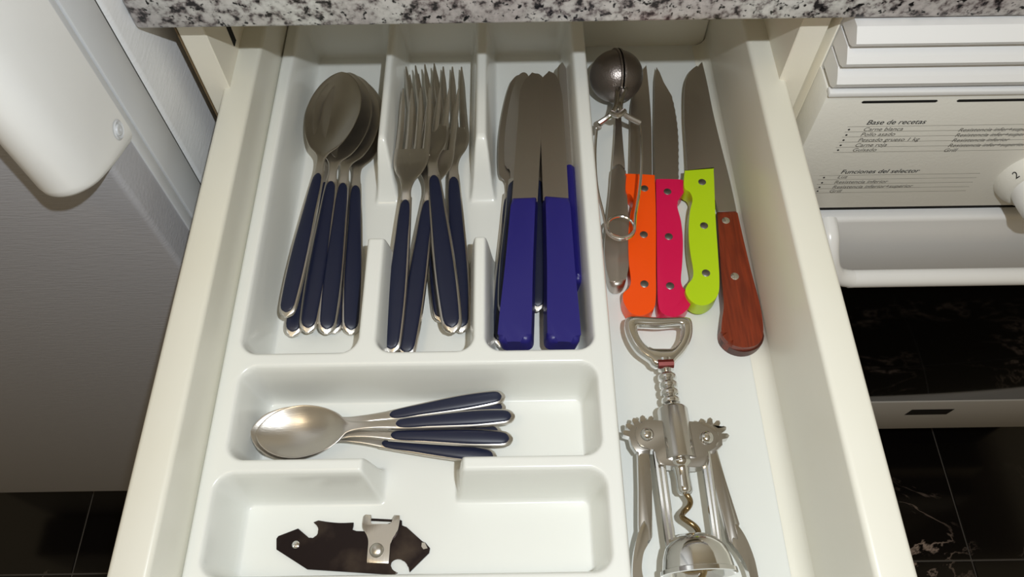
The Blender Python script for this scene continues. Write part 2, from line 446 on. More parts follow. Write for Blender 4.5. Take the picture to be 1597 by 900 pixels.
def navy_handle(r, hl, zc, k=1.0, wmax=0.0066, wneck=0.0036):
    """metal body of the handle (with rim) and the navy inlay on top; handle runs 0..hl"""
    st = [(0.0, 0.0012 * k, zc - 0.0015, 0, 0.0018), (0.0018 * k, wmax * 0.62, zc - 0.001, 0, 0.003), (0.006 * k, wmax * 0.88, zc, 0, 0.004),
          (hl * 0.35, wmax, zc + 0.001, 0, 0.0045), (hl * 0.7, wmax * 0.84, zc + 0.001, 0, 0.004), (hl, wneck * 1.15, zc + 0.0005, 0, 0.003)]
    bm = bmesh.new(); sheet(bm, st, 26, 8)
    from_bm('handle', bm, M_STEEL, r)
    g = 0.0013 * k
    st2 = [(0.0026 * k, 0.0006, zc - 0.0004, 0, 0.0012), (0.0042 * k, wmax * 0.62 - g * 0.6, zc + 0.0002, -0.0002, 0.0014), (0.009 * k, wmax * 0.9 - g, zc + 0.0006, -0.0005, 0.0018),
           (hl * 0.35, wmax - g, zc + 0.0015, -0.0006, 0.002), (hl * 0.7, wmax * 0.84 - g, zc + 0.0015, -0.0005, 0.002),
           (hl * 0.95, wneck * 1.2 - g * 0.8, zc + 0.0009, -0.0003, 0.0016), (hl * 0.985, 0.0006, zc + 0.0004, 0, 0.0012)]
    bm = bmesh.new(); sheet(bm, st2, 30, 10)
    from_bm('handle_inlay', bm, M_NAVY, r)

def make_spoon(name, L, hl, bw, bl, wmax, k=1.0):
    r = root(name, '', 'spoon')
    navy_handle(r, hl, 0.006 * k, k, wmax, 0.0034 * k)
    b0 = L - bl
    st = [(hl - 0.004, 0.0038 * k, 0.0063 * k, 0, 0.0026 * k), (hl + (b0 - hl) * 0.5, 0.0030 * k, 0.0085 * k, 0, 0.0024 * k), (b0, 0.0046 * k, 0.0088 * k, 0.0004, 0.0018 * k),
          (b0 + bl * 0.10, bw * 0.27, 0.0080 * k, 0.0018 * k, 0.0013), (b0 + bl * 0.25, bw * 0.405, 0.0075 * k, 0.0048 * k, 0.0012),
          (b0 + bl * 0.42, bw * 0.482, 0.0072 * k, 0.0068 * k, 0.0012), (b0 + bl * 0.56, bw * 0.5, 0.0070 * k, 0.0070 * k, 0.0012),
          (b0 + bl * 0.72, bw * 0.455, 0.0070 * k, 0.0058 * k, 0.0012), (b0 + bl * 0.86, bw * 0.345, 0.0071 * k, 0.0034 * k, 0.0012),
          (b0 + bl * 0.95, bw * 0.21, 0.0072 * k, 0.0014 * k, 0.0012), (b0 + bl * 0.99, bw * 0.095, 0.0073 * k, 0.0003 * k, 0.0012), (L, 0.0006, 0.0073 * k, 0, 0.0012)]
    bm = bmesh.new(); sheet(bm, st, 64, 18)
    from_bm('bowl', bm, M_STEEL, r, angle=50)
    return r

def make_fork(L, hl):
    r = root('table_fork', '', 'fork')
    navy_handle(r, hl, 0.006, 1.0, 0.0066, 0.0034)
    root_s = L - 0.050; hw = 0.0122
    st = [(hl - 0.004, 0.0038, 0.0063, 0, 0.0026), (L - 0.088, 0.0034, 0.0080, 0, 0.0024), (L - 0.080, 0.0052, 0.0070, 0.0003, 0.002),
          (L - 0.072, 0.0092, 0.0054, 0.0008, 0.0018), (L - 0.064, 0.0117, 0.0038, 0.0010, 0.0017), (L - 0.057, 0.0123, 0.0029, 0.0010, 0.0017), (root_s, 0.0122, 0.0024, 0.0010, 0.0017)]
    bm = bmesh.new(); sheet(bm, st, 34, 10)
    from_bm('neck_plate', bm, M_STEEL, r)
    for k in range(4):
        xc = (k - 1.5) * 0.0064
        bm = bmesh.new(); rings = []
        for i in range(11):
            u = i / 10; s = root_s - 0.001 + 0.051 * u
            wd = 0.0026 * (1 - 0.35 * u) if u < 0.75 else 0.0026 * (1 - 0.35 * u) * (1 - (u - 0.75) / 0.25 * 0.72)
            x = xc * (1 + 0.0 * u); z = 0.0024 - 0.0010 * (1 - (xc / hw) ** 2) * (1 - u) - 0.0012 * math.sin(u * math.pi) + 0.0052 * u * u
            th = 0.0017 * (1 - 0.4 * u)
            rings.append([bm.verts.new((x + wd * math.cos(a), s, z - th / 2 + th / 2 * math.sin(a))) for a in [2 * math.pi * q / 8 for q in range(8)]])
        for i in range(10):
            for q in range(8): bm.faces.new((rings[i][q], rings[i][(q + 1) % 8], rings[i + 1][(q + 1) % 8], rings[i + 1][q]))
        bm.faces.new(rings[0][::-1]); bm.faces.new(rings[-1])
        from_bm('tine', bm, M_STEEL, r)
    return r

def make_table_knife(L, hl):
    r = root('table_knife', '', 'knife')
    navy_handle(r, hl, 0.006, 1.0, 0.0070, 0.0045)
    pts = [(-0.0035, hl - 0.003, 1), (0.0045, hl - 0.003, 1), (0.0050, hl + 0.012), (0.0080, L - 0.085), (0.0092, L - 0.06), (0.0088, L - 0.03), (0.0055, L - 0.008), (0.0, L), (-0.006, L - 0.006), (-0.0100, L - 0.03),
           (-0.0115, L - 0.06), (-0.0095, L - 0.088), (-0.0050, hl + 0.010)]
    bm = bmesh.new(); prism(bm, [tuple(p) for p in smooth_closed(pts, 5)], 0.0035, 0.0050, 0.0004, 1)
    from_bm('blade', bm, M_STEELD, r)
    return r

def make_blue_knife(L, hl, sharp):
    r = root('kitchen_knife', '', 'knife')
    pts = [(-0.0078, hl, 1), (0.0078, hl, 1), (0.0086, hl * 0.5), (0.0098, 0.012), (0.0088, 0.001), (0, -0.0), (-0.0088, 0.001), (-0.0098, 0.012), (-0.0086, hl * 0.5)]
    bm = bmesh.new(); prism(bm, [tuple(p) for p in smooth_closed(pts, 5)], 0.0, 0.012, 0.0034, 3)
    from_bm('handle', bm, M_BLUE, r)
    tip = 0.0088 if not sharp else 0.0035
    pts = [(-0.0084, hl - 0.0008, 1), (0.0084, hl - 0.0008, 1), (0.0084, L - 0.05), (0.0078, L - 0.02), (0.0050, L - 0.004), (0.0, L), (-tip * 0.5, L - 0.001), (-0.0080, L - 0.014), (-0.0084, L - 0.05)]
    bm = bmesh.new(); prism(bm, [tuple(p) for p in smooth_closed(pts, 5)], 0.0052, 0.0066, 0.0004, 1)
    from_bm('blade', bm, M_STEELD, r)
    return r

def scatter(proto, items, L, group):
    first = True
    for (a, b, roll, label) in items:
        o = proto if first else copy_tree(proto)
        first = False
        lay(o, at(*a), at(*b), L, math.radians(roll)); o['label'] = label; o['group'] = group

# table spoons: (handle end px,py,z) (head tip px,py,z)
LS = 0.212
spoon = make_spoon('table_spoon', LS, 0.116, 0.0410, 0.083, 0.0066)
scatter(spoon, [
    ((449, 499, -0.0580), (537, 123, -0.0600), -4, 'table spoon on top of the pile, bowl fully in view, navy handle furthest left'),
    ((456, 529, -0.0760), (547, 124, -0.0690), 6, 'table spoon whose navy handle end pokes out below the top spoon\'s handle'),
    ((480, 523, -0.0700), (545, 125, -0.0635), 8, "table spoon whose navy handle lies just right of the top spoon's handle"),
    ((508, 525, -0.0720), (554, 128, -0.0660), 14, 'table spoon with navy handle lying across the handles in the middle of the spoon pile'),
    ((521, 524, -0.0800), (548, 129, -0.0715), 10, 'table spoon mostly hidden, its dark handle under the middle spoon handle'),
    ((546, 526, -0.0790), (559, 134, -0.0735), 16, 'table spoon at the right side of the pile, upright navy handle nearest the first divider'),
], LS, 'table spoons in the left compartment')

LFK = 0.205
fork = make_fork(LFK, 0.112)
scatter(fork, [
    ((612, 556, -0.0660), (652, 148, -0.0540), -3, 'table fork on top at left, its navy handle lying along the first divider'),
    ((633, 562, -0.0700), (694, 148, -0.0620), 4, 'table fork with handle slanting up to the right, under the middle fork'),
    ((707, 524, -0.0640), (657, 114, -0.0640), 0, 'table fork on top in the middle, navy handle slanting down to the right'),
    ((719, 523, -0.0760), (698, 116, -0.0710), 6, 'table fork furthest right, tines spread clear against the tray floor'),
    ((690, 507, -0.0780), (661, 126, -0.0745), 0, 'table fork at the bottom, its navy handle end peeping out in the middle'),
], LFK, 'table forks in the middle compartment')

LK = 0.212
tk = make_table_knife(LK, 0.108)
scatter(tk, [
    ((781, 545, -0.0790), (812, 124, -0.0720), 0, 'navy-handled table knife with wide rounded blade against the left side of the knife compartment'),
    ((793, 494, -0.0690), (820, 119, -0.0660), -25, 'navy-handled table knife with steel-rimmed handle end left of the blue knives'),
    ((838, 489, -0.0700), (838, 121, -0.0640), 0, 'navy-handled table knife showing between the two royal blue handles'),
    ((884, 531, -0.0800), (858, 122, -0.0720), 20, 'navy-handled table knife at the right under the royal blue knife'),
], LK, 'navy table knives in the third compartment')
LB = 0.215
bk = make_blue_knife(LB, 0.103, True)
scatter(bk, [
    ((806, 546, -0.0620), (833, 124, -0.0560), -8, 'kitchen knife with royal blue handle, left one of the two on top'),
    ((874, 546, -0.0620), (855, 122, -0.0560), 9, 'kitchen knife with royal blue handle, right one of the two on top'),
    ((893, 452, -0.0700), (868, 104, -0.0620), 55, 'kitchen knife with royal blue handle standing on edge by the tray\'s right wall'),
], LB, 'royal blue kitchen knives in the third compartment')

# teaspoons
LT = 0.152
tsp = make_spoon('teaspoon', LT, 0.072, 0.0325, 0.053, 0.0054, 0.85)
scatter(tsp, [
    ((803, 652, -0.0620), (404, 682, -0.0610), 0, 'teaspoon on top of the pile, bowl fully in view, navy handle in the middle'),
    ((788, 621, -0.0680), (399, 690, -0.0700), 0, 'teaspoon with navy handle furthest up towards the fork compartments'),
    ((789, 638, -0.0710), (400, 685, -0.0730), 0, 'teaspoon with thin navy strip of handle just above the top teaspoon'),
    ((800, 688, -0.0660), (396, 678, -0.0665), 0, 'teaspoon with navy handle just below the top teaspoon\'s handle'),
    ((783, 677, -0.0770), (399, 682, -0.0790), 0, 'teaspoon nearly hidden between the two handles in the middle'),
    ((775, 716, -0.0750), (398, 672, -0.0760), 0, 'teaspoon with navy handle lowest, passing behind the low crossbar'),
], LT, 'teaspoons in the cross compartment')

# ------------------------------------------------------------------ knives in the right channel
def world_pts(px, z):
    return [tuple(at(p[0], p[1], z)[:2]) + ((1,) if len(p) > 2 else ()) for p in px]

def flat(name, px, zt, th, m, r, bev=0.001, seg=2, n=4):
    pts = smooth_closed(world_pts(px, zt), n)
    o = r.location
    pts = [(p[0] - o.x, p[1] - o.y) for p in pts]
    bm = bmesh.new(); prism(bm, pts, zt - th - o.z, zt - o.z, bev, seg)
    return from_bm(name, bm, m, r, angle=30)

def rivet(px, py, z, rad, r, m=None, name='rivet'):
    c = at(px, py, z) - r.location
    bm = bmesh.new()
    lathe(bm, [(0, rad), (0.0006, rad), (0.0009, rad * 0.8), (0.0010, 0)], c - Vector((0, 0, 0.0004)), c + Vector((0, 0.0000001, 1)), 14)
    return from_bm(name, bm, m or M_RIVET, r)

def channel_knife(label, handle, blade, rivets, m, zt, th, zb, serr=None, rm=None, butt=None):
    c = at(handle[0][0], handle[0][1], zt)
    r = root('steak_knife' if butt is None else 'carving_knife', label, 'knife', (c.x, c.y, DF))
    flat('handle', handle, zt, th, m, r, 0.0038, 4, 5)
    if serr:
        # toothed edge: blade points between serr[0] and serr[1] get small teeth
        pass
    flat('blade', blade, zb, 0.0013, M_STEELD, r, 0.0003, 1, 5)
    for p in rivets: rivet(p[0], p[1], zt, 0.0029, r, rm)
    return r

ZT = -0.0745
channel_knife('steak knife with orange handle beneath the wire of the tea infuser',
    [(977, 274), (979, 271), (1021, 273, 1), (1023, 340), (1023, 420), (1023, 462), (1019, 482), (1002, 492), (984, 488), (973, 472), (972, 458), (980, 450), (984, 438), (981, 410), (980, 370), (983, 335), (988, 315), (984, 304), (976, 298)],
    [(982, 276, 1), (1017, 276, 1), (1016, 200), (1013, 150), (1008, 101, 1), (998, 120), (985, 160), (983, 220)],
    [(1005, 294), (1004, 366), (1005, 443)], M_ORANGE, ZT, 0.0125, -0.0785)
pink_blade = [(1021, 284, 1), (1058, 284, 1)]
for k in range(26):   # serrated right edge
    y = 280 - k * 5.2; x = 1058 - 0.00002 * 0 - (max(0, 235 - y) / 100) ** 2.2 * 15
    pink_blade += [(x + (0.9 if k % 2 else -0.7), y, 1)]
pink_blade += [(1035, 128, 1), (1029, 113, 1), (1024, 104, 1), (1021, 125, 1), (1020, 200, 1)]
channel_knife('steak knife with magenta handle and serrated blade between the orange and lime ones',
    [(1023, 279, 1), (1062, 280), (1066, 284), (1067, 298), (1060, 309), (1056, 320), (1062, 345), (1065, 375), (1064, 410), (1062, 437), (1066, 450), (1076, 460), (1077, 474), (1066, 488), (1050, 494), (1034, 489), (1027, 476), (1025, 440), (1024, 340)],
    pink_blade, [(1041, 299), (1043, 369), (1045, 446)], M_PINK, ZT, 0.0125, -0.0790)
channel_knife('steak knife with lime green handle lying between the magenta and the wooden one',
    [(1068, 268), (1072, 266), (1110, 263), (1113, 268), (1116, 340), (1120, 400), (1122, 440), (1119, 461), (1106, 474), (1090, 476), (1076, 468), (1069, 454), (1073, 443), (1080, 434), (1081, 420), (1076, 390), (1074, 360), (1076, 330), (1080, 312), (1076, 300), (1067, 292)],
    [(1072, 270, 1), (1108, 268, 1), (1105, 190), (1100, 150), (1096, 118), (1087, 102, 1), (1076, 112), (1068, 135), (1067, 180), (1070, 230)],
    [(1095, 284), (1098, 352), (1101, 426)], M_LIME, ZT + 0.0035, 0.0125, -0.0750)
wk = channel_knife('carving knife with dark red-brown wooden handle at the right of the row',
    [(1119, 328, 1), (1149, 326, 1), (1160, 375), (1172, 425), (1184, 470), (1190, 505), (1189, 526), (1180, 538), (1160, 542), (1139, 536), (1126, 520), (1126, 500), (1129, 475), (1126, 440), (1122, 385)],
    [(1120, 330, 1), (1149, 330, 1), (1138, 280), (1124, 225), (1112, 175), (1103, 130), (1095, 96, 1), (1087, 112), (1086, 160), (1098, 240)],
    [(1132, 344), (1146, 431)], M_WOOD, ZT - 0.001, 0.0115, -0.0810, rm=M_CHROME, butt=1)
flat('handle_edge', [(1124, 505), (1135, 512), (1180, 514), (1191, 500), (1191, 530), (1180, 544), (1160, 549), (1139, 543), (1124, 527)], ZT - 0.006, 0.0075, M_WOODEND, wk, 0.003, 3)

# plain steel knife under the infuser wires
c = at(963, 440, DF)
sk = root('steel_knife', 'plain all-steel knife, wide tapered handle through the coil of the tea infuser', 'knife', (c.x, c.y, DF))
flat('handle', [(956, 258), (974, 258), (978, 305), (981, 350), (982, 395), (979, 425), (973, 442), (960, 446), (951, 438), (945, 415), (943, 390), (945, 355), (951, 300)], -0.076, 0.011, M_STEELD, sk, 0.004, 4)
flat('shank', [(960, 168, 1), (968, 168, 1), (971, 215), (975, 262, 1), (955, 262, 1), (959, 210)], -0.078, 0.004, M_STEELD, sk, 0.0012, 2)
flat('blade', [(960, 175, 1), (969, 175, 1), (972, 140), (968, 90), (962, 80), (956, 100), (955, 140)], -0.082, 0.0014, M_STEELD, sk, 0.0003, 1)

# ------------------------------------------------------------------ tea infuser tongs
bc = at(961, 119, -0.060); RB = 0.0205
inf = root('tea_infuser', 'steel ball tea infuser with sprung wire handle at the back of the knife channel', 'tea infuser', (bc.x, bc.y, DF))
def loc(v): return Vector(v) - inf.location
M_MESH = mat('perforated_steel', (132, 124, 120), 0.36, 1.0)
nt = M_MESH.node_tree; L_ = nt.links.new
tc = nt.nodes.new('ShaderNodeTexCoord'); vo = nt.nodes.new('ShaderNodeTexVoronoi'); vo.inputs['Scale'].default_value = 900
bp = nt.nodes.new('ShaderNodeBump'); bp.inputs['Strength'].default_value = 0.25; bp.inputs['Distance'].default_value = 0.0004
L_(tc.outputs['Object'], vo.inputs[0]); L_(vo.outputs[0], bp.inputs['Height']); L_(bp.outputs[0], nt.nodes['Principled BSDF'].inputs['Normal'])
# seam plane runs through the handle direction and up
sd = (at(975, 168, -0.060) - at(949, 70, -0.060)).normalized()     # towards the handle
sn = sd.cross(Vector((0, 0, 1))).normalized()                      # normal of the seam plane
sn = (sn + Vector((0, 0, 0.12))).normalized()
for sgn in (-1, 1):
    bm = bmesh.new()
    prof = [(0.0008 + RB * math.sin(a), RB * math.cos(a)) for a in [math.pi / 2 * k / 14 for k in range(15)]]
    prof = [(0.0007, RB + 0.0013), (0.0022, RB + 0.0013), (0.0024, RB)] + prof[1:]
    lathe(bm, prof, loc(bc), loc(bc + sn * sgn), 44)
    from_bm('half_ball', bm, M_MESH, inf, angle=50)
pv = at(964, 178, -0.058)
def wire(name, pts, rad, n=8, m=None, sub=6):
    bm = bmesh.new(); tube(bm, [loc(p) for p in catmull(pts, sub)], rad, n)
    return from_bm(name, bm, m or M_CHROMED, inf)
jl = at(931, 194, -0.058); jr = at(999, 192, -0.056)
wire('arm', [bc + sd * RB * 0.9 - sn * 0.003 + Vector((0, 0, .006)), at(968, 172, -0.052), jr], 0.0021)
wire('arm', [bc + sd * RB * 0.9 + sn * 0.003 + Vector((0, 0, .006)), at(958, 172, -0.053), jl], 0.0021)
wire('pivot_strap', [at(953, 176, -0.051), at(964, 180, -0.0495), at(974, 173, -0.051)], 0.0022)
wire('joint', [jl + Vector((-.0005, .001, 0)), jl + Vector((0.0005, -0.002, 0)), jl + Vector((0.001, -0.004, 0))], 0.0026)
cc = at(968, 356, -0.062); cr = 0.0098
coil = []
a0 = math.radians(200)
# left wire -> coil turns -> right wire
left = [jl, at(928, 240, -0.06), at(931, 290, -0.062), at(940, 330, -0.064)]
turns = []
for k in range(0, 40):
    a = math.radians(185) + 2 * math.pi * 1.42 * k / 39
    turns.append(cc + Vector((cr * math.cos(a), cr * 0.98 * math.sin(a), 0.004 * k / 39 - 0.001)))
right = [at(991, 335, -0.058), at(998, 290, -0.057), at(1001, 240, -0.056), jr]
bm = bmesh.new()
path = catmull(left, 5) + turns + catmull(right, 5)
tube(bm, [loc(p) for p in path], 0.00105, 8)
from_bm('spring_wire', bm, M_CHROME, inf)

# ------------------------------------------------------------------ winged corkscrew
ZC = -0.070
ck = root('corkscrew', 'chrome winged corkscrew with bottle-opener head lying below the knives', 'corkscrew', tuple(at(1058, 690, DF)))
def cl_(v): return Vector(v) - ck.location
def cp(px, py, z=ZC): return cl_(at(px, py, z))
axis_top = cp(1036, 560); axis_bot = cp(1086, 880)
# opener head : closed loop with flat wide bottom
def ringplate(name, outer, inner, zt, th, m, bev=0.001):
    o = smooth_closed(world_pts(outer, zt), 6); i = smooth_closed(world_pts(inner, zt), 6)
    n = 48
    def resamp(P):
        P = [Vector(p) for p in P]; ds = [0]
        for k in range(len(P)): ds.append(ds[-1] + (P[(k + 1) % len(P)] - P[k]).length)
        out = []
        for k in range(n):
            t = ds[-1] * k / n; j = max(q for q in range(len(P)) if ds[q] <= t + 1e-12)
            f = (t - ds[j]) / max(1e-9, ds[j + 1] - ds[j]); out.append(P[j].lerp(P[(j + 1) % len(P)], f))
        return out
    o = resamp(o); i = resamp(i)
    L0 = ck.location; bm = bmesh.new(); rings = []
    for f, dz in ((0.0, -th * 0.7), (0.0, -th * 0.3), (0.10, -th * 0.08), (0.3, 0), (0.7, 0), (0.9, -th * 0.08), (1.0, -th * 0.3), (1.0, -th * 0.7), (0.85, -th), (0.15, -th)):
        rings.append([bm.verts.new((o[k].lerp(i[k], f).x - L0.x, o[k].lerp(i[k], f).y - L0.y, zt + dz - L0.z)) for k in range(n)])
    R = len(rings)
    for q in range(R):
        for k in range(n): bm.faces.new((rings[q][k], rings[q][(k + 1) % n], rings[(q + 1) % R][(k + 1) % n], rings[(q + 1) % R][k]))
    return from_bm(name, bm, m, ck, angle=60)
ringplate('opener_head',
    [(984, 491), (1030, 493), (1074, 493), (1081, 503), (1080, 524), (1070, 545), (1054, 562), (1048, 570), (1022, 570), (1014, 561), (994, 546), (980, 524), (975, 502)],
    [(999, 506), (1030, 507), (1060, 504), (1064, 509), (1062, 525), (1053, 539), (1046, 541), (1036, 541), (1026, 541), (1016, 541), (1006, 534), (997, 520), (995, 510)], -0.0655, 0.0085, M_CHROME)
flat('opener_lip', [(1012, 541), (1024, 546), (1046, 546), (1057, 538), (1050, 557), (1044, 566), (1026, 566), (1018, 556)], -0.066, 0.006, M_CHROMED, ck, 0.0015, 3)
bm = bmesh.new(); tube(bm, [cp(1026, 568, -0.066), cp(1050, 567, -0.066)], 0.0030, 8); from_bm('red_band', bm, M_REDMARK, ck)
ax = (axis_bot - axis_top).normalized(); AL = (axis_bot - axis_top).length
def sa(py):   # distance along the axis of image row py
    return (cp(1036 + (py - 560) * 0.156, py) - axis_top).dot(ax)
# ribbed rack shaft
prof = [(sa(562), 0.0001), (sa(562), 0.0055), (sa(578), 0.0050), (sa(580), 0.0034)]
for k in range(4):
    s0 = sa(583) + (sa(632) - sa(583)) * k / 4; h = (sa(632) - sa(583)) / 4
    prof += [(s0, 0.0038), (s0 + h * 0.2, 0.0056), (s0 + h * 0.5, 0.0060), (s0 + h * 0.8, 0.0056), (s0 + h * 0.95, 0.0038)]
prof += [(sa(650), 0.0038)]
bm = bmesh.new(); lathe(bm, prof, axis_top, axis_bot, 24); from_bm('rack_shaft', bm, M_CHROME, ck, angle=50)
bm = bmesh.new()
lathe(bm, [(sa(634), 0.0001), (sa(634), 0.0052), (sa(636), 0.0058), (sa(637), 0.0086), (sa(640), 0.0094), (sa(714), 0.0099), (sa(718), 0.0103), (sa(719), 0.0088), (sa(716), 0.0062), (sa(716), 0.0001)], axis_top, axis_bot, 32)
from_bm('barrel', bm, M_CHROMED, ck, angle=40)
bm = bmesh.new()
lathe(bm, [(sa(712), 0.0001), (sa(714), 0.0066), (sa(722), 0.0072), (sa(726), 0.0070), (sa(729), 0.0056), (sa(733), 0.0048), (sa(745), 0.0044), (sa(760), 0.0046), (sa(766), 0.0046), (sa(771), 0.0034), (sa(773), 0.0001)], axis_top, axis_bot, 28)
from_bm('worm_holder', bm, M_CHROME, ck, angle=50)
# frame plates
flat('frame_plate', [(1030, 656, 1), (1014, 655), (1000, 658), (992, 668), (992, 684), (999, 696), (1014, 700), (1022, 702, 1), (1027, 722), (1040, 726), (1096, 728), (1104, 714), (1103, 704, 1), (1112, 700), (1120, 692), (1121, 677), (1113, 664), (1100, 659), (1072, 657, 1)], -0.0655, 0.009, M_CHROMED, ck, 0.0016, 3)
def lever(tip_px, pivot, arm, paddle, teeth_px, rim_px, z):
    pts = rim_px
    flat('gear', rim_px, z, 0.0055, M_CHROMED, ck, 0.0008, 2, 3)
    flat('lever_arm', arm, z - 0.0005, 0.005, M_CHROMED, ck, 0.0014, 3)
    p = flat('lever_paddle', paddle, z - 0.0005, 0.0055, M_CHROME, ck, 0.0022, 3)
def gear(c, r_in, r_out, a0, a1, nt_, z, body):
    """toothed sector: px centre, px radii, angles in image degrees (0 = right, 90 = up)"""
    pts = []
    for k in range(nt_):
        am = a0 + (a1 - a0) * (k + 0.5) / nt_; h = (a1 - a0) / nt_
        for da, rr_ in ((-0.46, r_in), (-0.34, (r_in + r_out) / 2), (-0.27, r_out - 2.5), (0, r_out), (0.27, r_out - 2.5), (0.34, (r_in + r_out) / 2), (0.46, r_in)):
            a = math.radians(am + da * h); pts.append((c[0] + rr_ * math.cos(a), c[1] - rr_ * math.sin(a) * 0.95, 1))
    return pts + body
gl = gear((1006, 682), 24, 37, 62, 178, 5, 0, [(985, 693, 1), (993, 704, 1), (1012, 702, 1), (1020, 690, 1)])
flat('gear', gl, -0.0668, 0.0065, M_CHROMED, ck, 0.0006, 2, 1)
gr = gear((1104, 683), 22, 34, 122, -6, 5, 0, [(1127, 694, 1), (1117, 703, 1), (1098, 702, 1), (1086, 690, 1)])
flat('gear', gr, -0.0668, 0.0065, M_CHROMED, ck, 0.0006, 2, 1)
flat('lever_arm', [(994, 696, 1), (1014, 698, 1), (1017, 760, 1), (1018, 835, 1), (1011, 848), (999, 842), (996, 820, 1), (996, 760, 1)], -0.0690, 0.005, M_CHROMED, ck, 0.0013, 3)
flat('lever_paddle', [(1004, 812), (1011, 826), (1012, 845), (1004, 862), (1001, 885), (1004, 905), (1010, 940), (1004, 965), (992, 960), (988, 930), (987, 880), (993, 840)], -0.0685, 0.0062, M_CHROME, ck, 0.0024, 3)
flat('lever_arm', [(1100, 698, 1), (1118, 697, 1), (1132, 750, 1), (1150, 818, 1), (1158, 838), (1148, 852), (1136, 843, 1), (1118, 770, 1)], -0.0690, 0.005, M_CHROMED, ck, 0.0013, 3)
flat('lever_paddle', [(1146, 815), (1160, 832), (1172, 858), (1180, 885), (1186, 925), (1182, 955), (1173, 950), (1172, 915), (1166, 887), (1153, 862), (1142, 848), (1144, 838), (1152, 842)], -0.0685, 0.0062, M_CHROME, ck, 0.0024, 3)
for (x, y) in ((1009, 678), (1102, 683)):
    c = cp(x, y, -0.0655); bm = bmesh.new()
    lathe(bm, [(0, 0.0042), (0.0012, 0.0041), (0.0024, 0.0034), (0.0032, 0.0018), (0.0034, 0.0)], c, c + Vector((0, 1e-7, 1)), 20)
    from_bm('pivot_rivet', bm, M_CHROME, ck, angle=60)
# frame rods to the bell
for (a, b) in (((1022, 700), (1044, 858)), ((1030, 700), (1050, 850)), ((1096, 704), (1117, 848)), ((1103, 704), (1123, 855))):
    bm = bmesh.new(); tube(bm, [cp(*a, -0.0690), cp(*b, -0.0690)], 0.0019, 8); from_bm('frame_rod', bm, M_CHROME, ck)
# bell
u0 = sa(836); e_ = sa(900) - u0
bm = bmesh.new()
RBell = 0.0208
bp_ = [(u0, 0.004), (u0, 0.0075), (u0 + 0.0006, 0.0095), (u0 + 0.003, 0.0135), (u0 + 0.0075, 0.0172), (u0 + 0.013, 0.0192), (u0 + 0.019, 0.0202), (u0 + 0.0195, 0.0214), (u0 + 0.0218, 0.0216), (u0 + 0.0222, 0.0204)]
inner = [(s - 0.0, r - 0.0014) for s, r in bp_[::-1][1:]]
lathe(bm, bp_ + [(u0 + 0.0215, 0.0196), (u0 + 0.013, 0.0178), (u0 + 0.0075, 0.0158), (u0 + 0.003, 0.012), (u0 + 0.0014, 0.004)], axis_top + Vector((0, 0, 0.003)), axis_bot + Vector((0, 0, 0.003)), 48, 0.86)
from_bm('bell', bm, M_CHROME, ck, angle=50)
# worm
bm = bmesh.new(); P = []
uu = ax.cross(Vector((0, 0, 1))).normalized(); vv = uu.cross(ax)
s0 = sa(768); s1 = sa(915)
for k in range(81):
    t = k / 80; a = 2 * math.pi * 2.6 * t + 1.9; r_ = 0.0040 * min(1, t * 6 + 0.05) * (1 if t < 0.93 else (1 - (t - 0.93) / 0.07 * 0.9))
    P.append(axis_top + ax * (s0 + (s1 - s0) * t) + uu * r_ * math.cos(a) + vv * r_ * math.sin(a))
tube(bm, P, [0.0017 if k < 74 else 0.0017 * (81 - k) / 8 for k in range(81)], 10)
from_bm('worm', bm, M_RUSTY, ck, angle=60)

# ------------------------------------------------------------------ flat can and bottle opener
def o3(x, y): return (400 + x / 5.323, 780 + y / 5.323)
zo = TF + 0.0022
oc = at(545, 850, TF)
op = root('can_opener', 'flat dark steel can and bottle opener lying alone in the front compartment', 'can opener', (oc.x, oc.y, TF))
O = [(165, 320, 1), (180, 298, 1), (345, 235, 1), (425, 308, 1), (455, 316), (490, 302), (513, 265), (510, 225), (495, 205), (472, 184, 1), (512, 168, 1), (600, 182), (700, 190), (805, 186, 1), (803, 215, 1), (793, 248, 1), (830, 260, 1), (900, 262, 1),
     (1190, 160, 1), (1206, 170, 1), (1206, 212, 1), (1245, 222, 1), (1375, 345, 1), (1400, 350, 1), (1440, 398, 1), (1432, 440, 1), (1272, 598, 1), (1258, 545), (1215, 500), (1160, 490), (1120, 515), (1116, 555), (1140, 585), (1172, 603, 1), (1140, 620, 1),
     (1000, 612, 1), (420, 574, 1), (165, 410, 1)]
flat('plate', [o3(p[0], p[1]) + tuple(p[2:]) for p in O], zo, 0.0015, M_DARKST, op, 0.0003, 1, 4)
K = [(890, 130, 1), (905, 118, 1), (950, 120, 1), (955, 150, 1), (945, 190, 1), (960, 203, 1), (1105, 203, 1), (1125, 190, 1), (1128, 150, 1), (1145, 123, 1), (1188, 125, 1), (1190, 160, 1), (1180, 220), (1165, 268), (1120, 330), (1108, 380), (1104, 440), (1095, 528, 1), (915, 522, 1), (922, 430), (928, 340), (912, 285), (880, 230), (882, 180)]
flat('lever_plate', [o3(p[0], p[1]) + tuple(p[2:]) for p in K], zo + 0.0016, 0.0014, M_STEEL, op, 0.0004, 2, 3)
flat('hinge_bar', [o3(x, y) + (1,) for x, y in ((940, 150), (1130, 160), (1130, 178), (940, 170))], zo + 0.0012, 0.0012, M_DARKST, op, 0.0003, 1)
c = at(*o3(998, 418), zo + 0.0015) - op.location; bm = bmesh.new()
lathe(bm, [(0, 0.0042), (0.0008, 0.0041), (0.0016, 0.0033), (0.0021, 0.0018), (0.0022, 0)], c, c + Vector((0, 1e-7, 1)), 20)
from_bm('rivet', bm, M_STEEL, op, angle=60)
rivet(*o3(327, 370), zo, 0.0022, op, M_CHROME)
